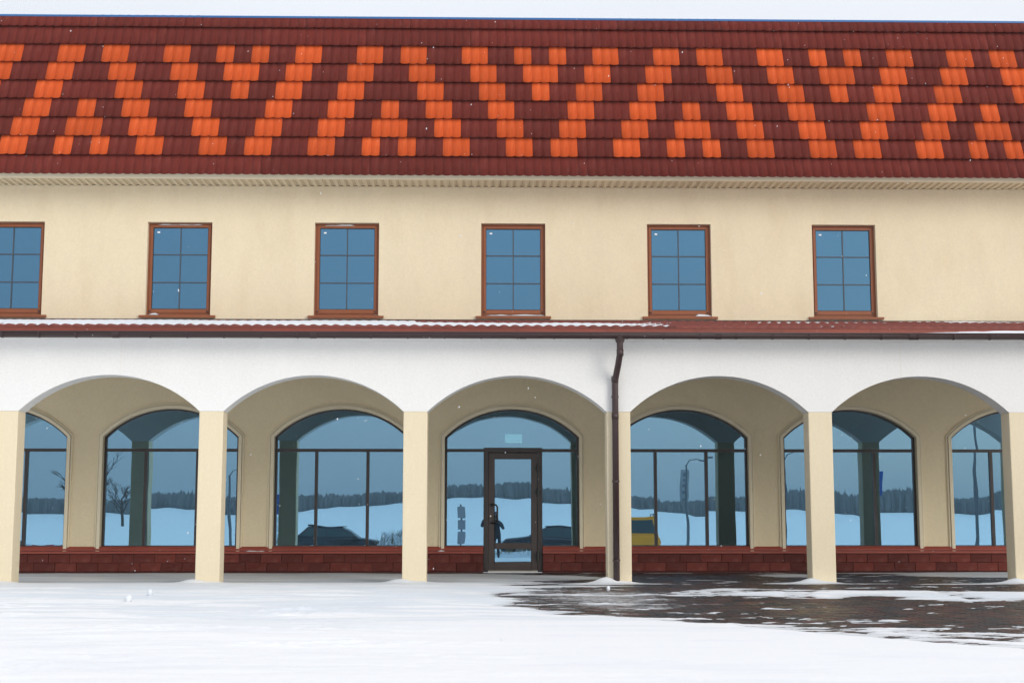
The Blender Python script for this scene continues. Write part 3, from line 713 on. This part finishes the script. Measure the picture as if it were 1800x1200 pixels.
def snow_ridge(name, label, x0, x1, y0, y1, z, h, sd):
    xs_ = np.arange(x0, x1+.001, max((x1-x0)/40, .012)); t = np.linspace(0, math.pi, 6); A_, B_ = np.meshgrid(xs_, t)
    ends = np.clip(np.minimum(A_-x0, x1-A_)/.08, 0, 1)
    H = h*ends*(.6+.5*fbm(A_*6, A_*0, 3, sd))*np.sin(B_)
    tag(link(name, grid_mesh(name, A_, (y0+y1)/2-(y1-y0)/2*np.cos(B_), z+np.clip(H, 0, 1)-.004, M['snow'])), label, 'snow', kind='stuff')
for (i, a, b, h, lab) in ((3,-.56,.60,.040,'snow ridge along the sill of the window above the door'),(1,-.55,-.33,.055,'small snow heap on the left end of the second window sill'),(2,.50,.62,.04,'snow crumb on the sill of the window left of centre'),(4,.28,.6,.075,'snow heap on the right end of the window sill right of the downpipe')):
    snow_ridge('sill_snow', lab, WX[i]+a, WX[i]+b, G-.05, G+.085, WZ0+.012, h, i)
for (i, a, b, lab) in ((1,-.45,.42,'snow line stuck above the second window frame'),(2,-.45,.15,'snow line stuck above the window left of centre')):
    snow_ridge('lintel_snow', lab, WX[i]+a, WX[i]+b, G+.08, G+.11, WZ1-.040, .035, 50+i)
for (a, b, lab, sd) in ((-4.46+.12,-3.84-.12,'snow on the red sill at the foot of the pier left of the door bay',61),(-.9+.05,-.9+.22,'snow crumb on the red sill beside the door bay',62),):
    snow_ridge('sill_snow', lab, a, b, G-.095, G-.01, .39, .045, sd)

# lumps of snow on the ground
def lump(label, x, y, r, sd):
    m = MB().sphere((0,0,0), r, 16, 12); me = m.mesh('snow_lump', M['snow'], True)
    for v in me.vertices:
        k = 1+.6*float(fbm(np.array(v.co.x*9+sd), np.array(v.co.y*9+v.co.z*7), 3, sd)); v.co *= k; v.co.x *= .8
    o = link('snow_lump', me, None, (x, y, float(base(y))+.05+r*.35)); tag(o, label, 'snow lump')
lump('round lump of snow on the smooth snow in front of the first arch', -4.4, -4.0, .062, 3)
lump('small lump of snow on the bare paving before the downpipe pillar', 1.72, -2.25, .04, 5)
lump('tiny snow lump just behind the round lump on the left snow', -4.34, -3.1, .04, 8)

# ------------------------------------------------------------------ exit sign hanging inside
sg = thing('exit_sign', 'pale lit sign hanging on two wires behind the glass above the door', 'sign', (.575, G+.9, 2.42))
em = bpy.data.materials.new('lit sign face'); em.use_nodes = True; eb = em.node_tree.nodes['Principled BSDF']
eb.inputs['Base Color'].default_value = (.7,.85,.8,1); eb.inputs['Emission Color'].default_value = (.8,1,.9,1); eb.inputs['Emission Strength'].default_value = 3.4
bevel((so := MB().box(-.165,.165,-.02,.02,0,.165).build('panel', em, sg)).data, .006, 1)
MB().box(-.165,.165,-.03,.03,.168,.215).build('housing', M['sticker'], sg)
for s in (-.11, .11): MB().tube([(s,0,.21),(s,0,1.26)], .003, 5).build('wire', M['steel'], sg)

# ------------------------------------------------------------------ things across the yard, seen in the glass
M['car_dark'] = mat('dark green car paint', (.012,.022,.028), .25, coat=.6)
M['car_grey'] = mat('dark grey car paint', (.03,.036,.045), .25, coat=.6)
M['yellow'] = mat('yellow van paint', (.95,.36,.01), .35, coat=.3)
M['tyre'] = mat('tyre rubber', (.015,.015,.015), .8)
M['rim'] = mat('wheel rim', (.35,.35,.36), .35, .8)
M['car_glass'] = mat('car glass', (.02,.05,.05), .05, spec=.8)
M['lamp_glass'] = mat('headlight glass', (.6,.62,.65), .15)
M['tail'] = mat('tail light', (.4,.01,.01), .2)
M['pole'] = mat('grey lamp pole', (.14,.15,.16), .5, .3)
M['signblue'] = mat('blue sign face', (.01,.07,.28), .4)
M['signwhite'] = mat('white sign face', (.75,.77,.8), .5)
M['red'] = mat('red barrier paint', (.5,.03,.03), .5)
M['bark'] = mat('bare branches', (.07,.055,.045), .9, var=.3, vscale=2)
M['drygrass'] = mat('dry grass', (.20,.15,.08), .9, var=.3, vscale=6)
M['jacket'] = mat('dark jacket', (.018,.022,.03), .8, var=.2, vscale=8)
M['skin'] = mat('skin', (.55,.32,.22), .55)
M['jeans'] = mat('dark trousers', (.02,.025,.045), .85, var=.2, vscale=8)
M['hat'] = mat('knitted hat', (.10,.09,.13), .9)
M['tower'] = mat('tower block concrete', (.30,.31,.34), .8, var=.1, vscale=.2)
M['towerwin'] = mat('tower block windows', (.05,.07,.09), .2)

def vehicle(label, cat, name, loc, rz, body, roofp, W, paint, wheels, wr, lights=True, rack=False):
    """body: lower outline (x,z); roofp: greenhouse outline (x,z) four or more points, bottom first and last"""
    t = thing(name, label, cat, loc, rz)
    me = MB().prism(body, 1, -W/2, W/2).mesh('body', paint); bevel(me, .07, 3, 25)
    for p in me.polygons: p.use_smooth = True
    bo = link('body', me, t)
    zb = min(p[1] for p in roofp); zt = max(p[1] for p in roofp)
    hw = lambda z: W/2-.05-.20*(z-zb)/(zt-zb)
    n = len(roofp); m = MB(); vs = [(x,-hw(z),z) for x, z in roofp]+[(x,hw(z),z) for x, z in roofp]
    m.add(vs, [tuple(range(n)), tuple(range(2*n-1,n-1,-1))]+[(i,i+n,(i+1) % n+n,(i+1) % n) for i in range(n)])
    me = m.mesh('cabin', paint); bevel(me, .05, 2, 25); link('cabin', me, t)
    cx_ = sum(p[0] for p in roofp)/n; cz_ = (zb+zt)/2-.01; inset = [(cx_+(x-cx_)*.86, cz_+(z-cz_)*.72) for x, z in roofp]
    xs_ = sorted(p[0] for p in inset); xm = (xs_[0]+xs_[-1])/2
    def clip(poly, x0, keep_left):
        out = []
        for (ax, az), (bx, bz) in zip(poly, poly[1:]+poly[:1]):
            ia, ib = (ax < x0) == keep_left, (bx < x0) == keep_left
            if ia: out.append((ax, az))
            if ia != ib: q = (x0-ax)/(bx-ax); out.append((x0, az+(bz-az)*q))
        return out
    for s in (-1, 1):
        for left in (True, False):
            pg = clip(inset, xm-.04 if left else xm+.04, left); k_ = len(pg)
            MB().add([(x, s*(hw(z)-.01), z) for x, z in pg]+[(x, s*(hw(z)+.008), z) for x, z in pg], [tuple(range(k_)), tuple(range(2*k_-1,k_-1,-1))]+[(i,i+k_,(i+1) % k_+k_,(i+1) % k_) for i in range(k_)]).build('window', M['car_glass'], t)
    for (ax, az), (bx, bz) in ((roofp[0], roofp[1]), (roofp[-1], roofp[-2])):
        d_ = Vector((bz-az, 0, -(bx-ax))).normalized()*.008; d_ = d_ if (d_.x > 0) == (ax > cx_) else -d_
        q0, q1 = .12, .86; P0, P1 = (ax+(bx-ax)*q0, az+(bz-az)*q0), (ax+(bx-ax)*q1, az+(bz-az)*q1)
        v_ = [(P0[0], -hw(P0[1])+.08, P0[1]), (P0[0], hw(P0[1])-.08, P0[1]), (P1[0], hw(P1[1])-.08, P1[1]), (P1[0], -hw(P1[1])+.08, P1[1])]
        MB().add([tuple(Vector(p)-d_) for p in v_]+[tuple(Vector(p)+d_) for p in v_], [(0,1,2,3),(7,6,5,4)]+[(i,i+4,(i+1) % 4+4,(i+1) % 4) for i in range(4)]).build('windscreen', M['car_glass'], t)
    rp = [p for p in roofp if p[1] > zt-.16]; xa, xb = min(p[0] for p in rp), max(p[0] for p in rp)
    me = MB().box(xa-.03, xb+.03, -hw(zt)-.025, hw(zt)+.025, zt-.05, zt+.025).mesh('car_roof', paint); bevel(me, .03, 3); link('car_roof', me, t)
    for s in (-1, 1):
        mi = MB().sphere((roofp[0][0]+.25, s*(W/2+.07), zb+.08), (.06,.1,.07), 10, 6); mi.build('mirror', paint, t, True)
        fx = min(p[0] for p in body); bx = max(p[0] for p in body); 
        MB().sphere((fx+.12, s*(W/2-.24), .68), (.12,.19,.08), 12, 8).build('headlight', M['lamp_glass'], t, True)
        MB().sphere((bx-.05, s*(W/2-.14), .85), (.07,.11,.14), 12, 8).build('tail_light', M['tail'], t, True)
        for wx in wheels:
            y = s*(W/2-.10)
            ty = MB().tube([(wx,y-.09,wr),(wx,y-.1,wr),(wx,y+.1,wr),(wx,y+.09,wr)], [wr*.85,wr,wr,wr*.85], 20).build('tyre', M['tyre'], t)
            MB().tube([(wx,y+s*.085,wr),(wx,y+s*.105,wr)], wr*.62, 10).build('rim', M['rim'], ty)
    if rack:
        for x in (xa+.2, (xa+xb)/2, xb-.2):
            m = MB().box(x-.03,x+.03,-hw(zt)-.02,hw(zt)+.02,zt+.09,zt+.13); m.box(x-.02,x+.02,-hw(zt)+.02,-hw(zt)+.06,zt+.02,zt+.09); m.box(x-.02,x+.02,hw(zt)-.06,hw(zt)-.02,zt+.02,zt+.09); m.build('roof_bar', M['black'], t)
    return t
def arch_cut(x, r):
    return [(x-r*math.cos(t), .28+r*math.sin(t)) for t in np.linspace(0, math.pi, 8)]
hb = [(-1.95,.28)]+arch_cut(-1.25,.36)+arch_cut(1.25,.36)+[(1.95,.28),(2.0,.6),(1.98,.92),(-.75,.95),(-1.75,.82),(-2.0,.62)]
hr = [(-.95,.93),(-.20,1.40),(.35,1.46),(1.35,1.40),(1.92,.93)]
vehicle('dark green hatchback reflected low in the glass of the second full arch', 'car', 'parked_car', (-6.1,-30.2,float(far_z(-6.1,-30.2))+.02), math.pi, hb, hr, 1.72, M['car_dark'], (-1.25,1.25), .30)
sb = [(-2.2,.28)]+arch_cut(-1.4,.37)+arch_cut(1.35,.37)+[(2.2,.28),(2.25,.6),(2.2,.95),(1.5,.98),(-.8,.98),(-2.0,.84),(-2.25,.62)]
sr = [(-1.05,.96),(-.15,1.42),(.5,1.47),(1.3,1.42),(2.0,.97)]
vehicle('dark estate car reflected low in the door glass and the pane beside it', 'car', 'parked_car', (2.9,-30,float(far_z(2.9,-30))+.02), 0, sb, sr, 1.78, M['car_grey'], (-1.4,1.35), .31)
vb = [(-2.0,.32)]+arch_cut(-1.25,.40)+arch_cut(1.25,.40)+[(2.0,.32),(2.05,.7),(2.02,1.10),(-1.2,1.10),(-2.0,1.02),(-2.05,.7)]
vr = [(-1.35,1.08),(-.95,1.86),(-.5,1.94),(1.85,1.94),(1.98,1.08)]
vehicle('yellow van with roof bars reflected just right of the downpipe', 'van', 'yellow_van', (6.0,-34,float(far_z(6.0,-34))+.02), 0, vb, vr, 1.75, M['yellow'], (-1.25,1.25), .33, rack=True)

# person taking the picture
def skinned(name, verts, edges, radii, m, parent, root=0, sub=2):
    me = bpy.data.meshes.new(name); me.from_pydata(verts, edges, []); me.materials.append(m)
    o = link(name, me, parent)
    sk = o.modifiers.new('skin', 'SKIN'); sk.use_smooth_shade = True
    for i, r in enumerate(radii):
        d_ = me.skin_vertices[0].data[i]; d_.radius = (r if hasattr(r, '__len__') else (r, r)); d_.use_root = (i == root)
    s = o.modifiers.new('sub', 'SUBSURF'); s.levels = sub; s.render_levels = sub
    return o
pz = float(far_z(.42,-22.6)); per = thing('person', 'person in dark jacket and hat raising a camera, reflected in the door glass', 'person', (.42,-22.6,pz+.02))
bv = [(0,0,.90),(0,.01,1.10),(0,.0,1.30),(0,.0,1.42),(0,.02,1.50),
      (.10,0,.84),(.11,.02,.48),(.11,-.01,.09),(.11,.11,.05),(-.10,0,.84),(-.13,.0,.48),(-.14,-.03,.09),(-.14,.09,.05),
      (.19,.0,1.38),(.28,.09,1.15),(.10,.27,1.40),(.07,.30,1.46),(-.19,.0,1.38),(-.28,.09,1.15),(-.10,.27,1.40),(-.07,.30,1.46)]
be = [(0,1),(1,2),(2,3),(3,4),(0,5),(5,6),(6,7),(7,8),(0,9),(9,10),(10,11),(11,12),(3,13),(13,14),(14,15),(15,16),(3,17),(17,18),(18,19),(19,20)]
brd = [(.15,.11),(.145,.11),(.16,.11),(.12,.09),(.06,.06),(.095,.095),(.065,.065),(.05,.05),(.05,.04),(.095,.095),(.065,.065),(.05,.05),(.05,.04),(.075,.075),(.058,.058),(.045,.045),(.035,.035),(.075,.075),(.058,.058),(.045,.045),(.035,.035)]
skinned('body', bv, be, brd, M['jacket'], per)
hd = MB().sphere((0,.04,1.60), (.078,.098,.115), 20, 14); hd.sphere((0,.14,1.585), (.014,.022,.022), 8, 6)
for s in (-1, 1): hd.sphere((s*.078,.035,1.59), (.012,.022,.034), 8, 6); hd.sphere((s*.032,.125,1.612), (.013,.012,.009), 8, 6)
hd.sphere((0,.13,1.54), (.026,.012,.008), 8, 6); hd.tube([(0,.02,1.45),(0,.03,1.55)], .055, 10); hd.build('head', M['skin'], per, True)
ht = MB().sphere((0,.025,1.655), (.095,.112,.085), 20, 12); ht.build('hat', M['hat'], per, True)
for s in (-1, 1):
    hv = [(s*.075,.29,1.45),(s*.072,.31,1.52),(s*.072,.315,1.55)]; hed = [(0,1),(1,2)]; hr_ = [.032,.034,.03]
    for k in range(4):
        b0 = len(hv); zz = 1.575-.021*k
        hv += [(s*(.072),.335,zz),(s*.055,.365,zz),(s*.030,.368,zz)]; hed += [(2 if k < 2 else 1, b0),(b0,b0+1),(b0+1,b0+2)]; hr_ += [.010,.009,.008]
    b0 = len(hv); hv += [(s*.06,.29,1.50),(s*.045,.285,1.53)]; hed += [(1,b0),(b0,b0+1)]; hr_ += [.012,.010]
    skinned('hand', hv, hed, hr_, M['skin'], per, 0, 1)
cm = thing('photo_camera', 'black camera held up by the person, reflected in the door glass', 'camera', (.42,-22.6+.31,pz+.02+1.56))
bevel((q := MB().box(-.068,.068,-.03,.03,-.048,.048).build('camera_body', M['black'], cm)).data, .012, 2)
MB().tube([(0,.03,0),(0,.12,0)], .036, 16).build('camera_lens', M['black'], cm); MB().tube([(0,.121,0),(0,.123,0)], .031, 16).build('lens_glass', M['car_glass'], cm)

# lamp posts
def lamp_post(label, x, y, h, arm=1.2, sx=1, double=False):
    t = thing('lamp_post', label, 'lamp post', (x, y, float(far_z(x, y))), 0, 'lamp posts around the yard')
    MB().tube([(0,0,0),(0,0,h*.5),(0,0,h)], [.09,.075,.05], 8).build('post', M['pole'], t)
    for s in ((-1, 1) if double else (sx,)):
        MB().tube([(0,0,h-.1),(s*arm*.25,0,h+.35),(s*arm*.7,0,h+.5),(s*arm,0,h+.45)], .035, 6).build('arm', M['pole'], t)
        bevel(MB().box(s*arm-.15,s*arm+.35*s+.15,-.11,.11,h+.38,h+.48).build('lamp_head', M['pole'], t).data, .03, 1)
lamp_post('tall thin lamp post reflected in the pane right of the yellow van', 13.2, -60, 5.6, 1.0, 1)
lamp_post('lamp post reflected in the narrow strip of glass right of the fourth full arch', 17.2, -50, 5.4, 1.0, 1)
lamp_post('curved lamp post reflected in the glass strip right of the first pillar pair', -14.4, -50, 4.6, .8, 1)
lamp_post('lamp post reflected beside the snow mound in the second full arch', -4.6, -75, 5.0, 1.6, -1)
lamp_post('thick lamp post reflected in the last glass at the far right', 23.4, -36, 7.2, 1.3, 1)

# signs and boards
t = thing('price_sign', 'tall blue and white board reflected left of the dark pillar reflection', 'sign', (-10.2,-40,float(far_z(-10.2,-40))))
for x in (-.4, .4): MB().box(x-.05,x+.05,-.05,.05,0,3.2).build('post', M['pole'], t)
for z, mm_ in ((2.75,'signblue'),(2.2,'signblue'),(1.75,'signwhite'),(1.35,'signwhite'),(.95,'signwhite')): MB().box(-.65,.65,.05,.11,z,z+(.48 if mm_ == 'signblue' else .34)).build('board', M[mm_], t)
t = thing('yard_sign', 'stack of small grey boards on a post reflected left of the door', 'sign', (-.75,-38,float(far_z(-.75,-38))))
MB().box(-.04,.04,-.04,.04,0,2.5).build('post', M['pole'], t)
for z in (1.9, 1.3, .7): MB().box(-.17,.17,.04,.08,z,z+.5).build('board', M['tower'], t)
t = thing('flag_banner', 'blue upright banner reflected in the fifth full arch', 'banner', (22.6,-50,float(far_z(22.6,-50))))
MB().tube([(0,0,0),(0,0,5.2)], .04, 8).build('post', M['pole'], t)
bm_ = MB(); 
for i in range(5):
    for j in range(9): bm_.v.append((.05+.07*i, .05*math.sin(i*1.3+j*.5), 3.4+.18*j))
for i in range(4):
    for j in range(8): a = i*9+j; bm_.f.append((a,a+9,a+10,a+1))
bm_.build('cloth', M['signblue'], t, True, fix=False)
t = thing('road_barrier', 'red and white plank barrier reflected low in the leftmost glass', 'barrier', (-20.0,-35,float(far_z(-20,-35))))
for k in range(8): MB().box(-1.2+.3*k,-.9+.3*k,-.03,.03,.55,.80).build('plank', M['red'] if k % 2 == 0 else M['signwhite'], t)
for x in (-1.0, 1.0): MB().box(x-.04,x+.04,.031,.09,0,.85).build('leg', M['pole'], t)

# snow mound with dry grass
def mound(label, x, y, rx, ry, h, sd):
    gx_ = np.linspace(-1, 1, 33); A_, B_ = np.meshgrid(gx_, gx_); r = np.hypot(A_, B_)
    Z = h*np.clip(1-r**2, 0, 1)**.8*(.8+.45*fbm(A_*2.5+sd, B_*2.5, 4, sd))-.05
    t = thing('snow_mound', label, 'snow mound', (x, y, float(far_z(x, y))))
    link('heap', grid_mesh('heap', A_*rx, B_*ry, Z, M['snow']), t)
    g = MB()
    for k in range(420):
        a = rng.uniform(0, 2*math.pi); q = math.sqrt(rng.random())*.85; bx, by = q*math.cos(a)*rx, q*math.sin(a)*ry; bz = h*(1-q*q)**.8*.75
        dx, dy, l = rng.normal(0,.12), rng.normal(0,.12), rng.uniform(.15,.45)
        g.add([(bx-.008,by,bz),(bx+.008,by,bz),(bx,by+.01,bz),(bx+dx,by+dy,bz+l)], [(0,1,3),(1,2,3),(2,0,3)])
    tag(g.build('dry_grass', M['drygrass'], t, fix=False), kind='stuff')
mound('snow heap with dry grass reflected right of the dark hatchback', -3.4, -28, 1.5, 1.1, 1.35, 4)
mound('snow heap with dry grass reflected left of the dark hatchback', -9.2, -29.5, 1.4, 1.0, 1.1, 9)

mound('long low snow bank reflected in front of the dark estate car', 3.2, -27.4, 3.6, .9, .55, 14)
# bare trees and the far wood
def bare_tree(label, x, y, h, sd):
    rr = random.Random(sd); t = thing('bare_tree', label, 'tree', (x, y, float(far_z(x, y))-.1), 0, 'leafless trees beyond the yard')
    tr = MB(); tr.tube([(0,0,0),(rr.uniform(-.1,.1),0,h*.25),(rr.uniform(-.15,.15),0,h*.5)], [h*.022,h*.018,h*.013], 7); tr.build('trunk', M['bark'], t)
    c = MB()
    def br_(p, d, l, r, dep):
        q = p+d*l; mid = p+d*l*.5+Vector((rr.uniform(-1,1),rr.uniform(-1,1),rr.uniform(-1,1)))*l*.06
        c.tube([p, mid, q], [r, r*.8, r*.6], 4, False)
        if dep == 0: return
        for _ in range(3):
            nd = (d+Vector((rr.uniform(-1,1),rr.uniform(-1,1),rr.uniform(-.4,.7)))*.75).normalized(); br_(p+d*l*rr.uniform(.45,1), nd, l*rr.uniform(.55,.8), r*.6, dep-1)
    for k in range(8):
        a = rr.uniform(0, 6.28); z = h*rr.uniform(.25,.5); br_(Vector((0,0,z)), Vector((math.cos(a)*.7, math.sin(a)*.7, rr.uniform(.5,1.4))).normalized(), h*.24, h*.009, 3)
    c.build('crown', M['bark'], t, fix=False)
bare_tree('leafless tree reflected in the first full arch right of the dark pillar', -45, -150, 7.5, 3)
bare_tree('leafless tree reflected at the left edge of the glass beside the door', -5.4, -120, 7.0, 5)
bare_tree('tall leafless tree reflected in the first full arch left of the dark pillar', -25.5, -62, 6.8, 8)
bare_tree('leafless tree reflected in the leftmost strip of glass', -52, -100, 8.5, 12)

ico = []
for v in range(5):
    b_ = bmesh.new(); bmesh.ops.create_icosphere(b_, subdivisions=1, radius=1)
    for q in b_.verts: q.co *= 1+random.uniform(-.22,.22)
    ico.append(([tuple(q.co) for q in b_.verts], [tuple(p.index for p in f.verts) for f in b_.faces])); b_.free()
FV, FF = [], []; off = 0
for k in range(9000):
    x = rng.uniform(-430, 430); y = -606-rng.random()*60; h = 6.6*rng.uniform(.90,1.10)*(1+.13*float(fbm(np.array(x*.05), np.array(0.), 3, 77)))*(1.12 if rng.random() < .03 else 1)*(1.25 if x > 120 else 1.0)*(1+.13*math.sin(x*.045)+.08*math.sin(x*.13+1)); w = rng.uniform(.6,1.35)
    z = float(far_z(x, y)); vs_, f_ = ico[k % 5]; a = rng.uniform(0, 6.28); ca, sa = math.cos(a), math.sin(a)
    for q in vs_: FV.append((x+w*(q[0]*ca-q[1]*sa), y+w*(q[0]*sa+q[1]*ca), z+h*.5+h*.55*q[2]))
    FF += [tuple(i+off for i in f) for f in f_]; off += len(vs_)
fm = bpy.data.meshes.new('forest'); fm.from_pydata(FV, [], FF)
M['wood_far'] = mat('leafless wood', (.12,.115,.11), .95, var=.3, vscale=.3)
fm.materials.append(M['wood_far'])
tag(link('forest', fm), 'grey leafless wood along the snowy hill, reflected in every glazed arch', 'wood', kind='stuff')
def tower(label, x, y, w, d_, h):
    t = thing('tower_block', label, 'building', (x, y, float(far_z(x, y))))
    MB().box(-w/2,w/2,-d_/2,d_/2,0,h).build('wall', M['tower'], t)
    wm = MB().box(-.8,.8,0,.1,-.7,.7).mesh('window', M['towerwin'])
    for i in range(int(h/3)):
        for j in range(int(w/3)): link('window', wm, t, (-w/2+1.5+3*j, d_/2, 1.6+3*i))
tower('pale tower block reflected above the wood right of the yellow van', 97, -640, 3.4, 4, 21)
tower('slim tower block reflected above the wood left of the lamp post', 68, -660, 4, 5, 16)

# ------------------------------------------------------------------ falling snow
oc_v = np.array([(1,0,0),(-1,0,0),(0,1,0),(0,-1,0),(0,0,1),(0,0,-1)], float)
oc_f = [(0,2,4),(2,1,4),(1,3,4),(3,0,4),(2,0,5),(1,2,5),(3,1,5),(0,3,5)]
V, F = [], []
for k in range(1700):
    p = np.array((rng.uniform(-11,12), rng.uniform(-15,-.5), rng.uniform(.3,11))); r = rng.uniform(.002,.0046)
    q = oc_v*r*np.array((1,1,rng.uniform(1,2.2))); q[:,0] += q[:,2]*rng.normal(.2,.15); o = len(V); V += [tuple(v) for v in (q+p)]; F += [tuple(i+o for i in f) for f in oc_f]
me = bpy.data.meshes.new('falling_snow'); me.from_pydata(V, [], F); me.materials.append(M['snow'])
tag(link('falling_snow', me), 'scattered small snowflakes falling in front of the facade', 'snow', kind='stuff')

# ------------------------------------------------------------------ snowy air
hz = MB().box(-3050, 3050, -3050, 3050, -3.5, 34).build('haze', None)
hm_ = bpy.data.materials.new('haze air'); hm_.use_nodes = True; hn = hm_.node_tree.nodes; hn.clear()
ho = hn.new('ShaderNodeOutputMaterial'); hv_ = hn.new('ShaderNodeVolumePrincipled'); hv_.inputs['Color'].default_value = (.93,.96,1,1); hv_.inputs['Density'].default_value = .0005
hm_.node_tree.links.new(hv_.outputs[0], ho.inputs['Volume']); hz.data.materials.append(hm_); tag(hz, kind='stuff')
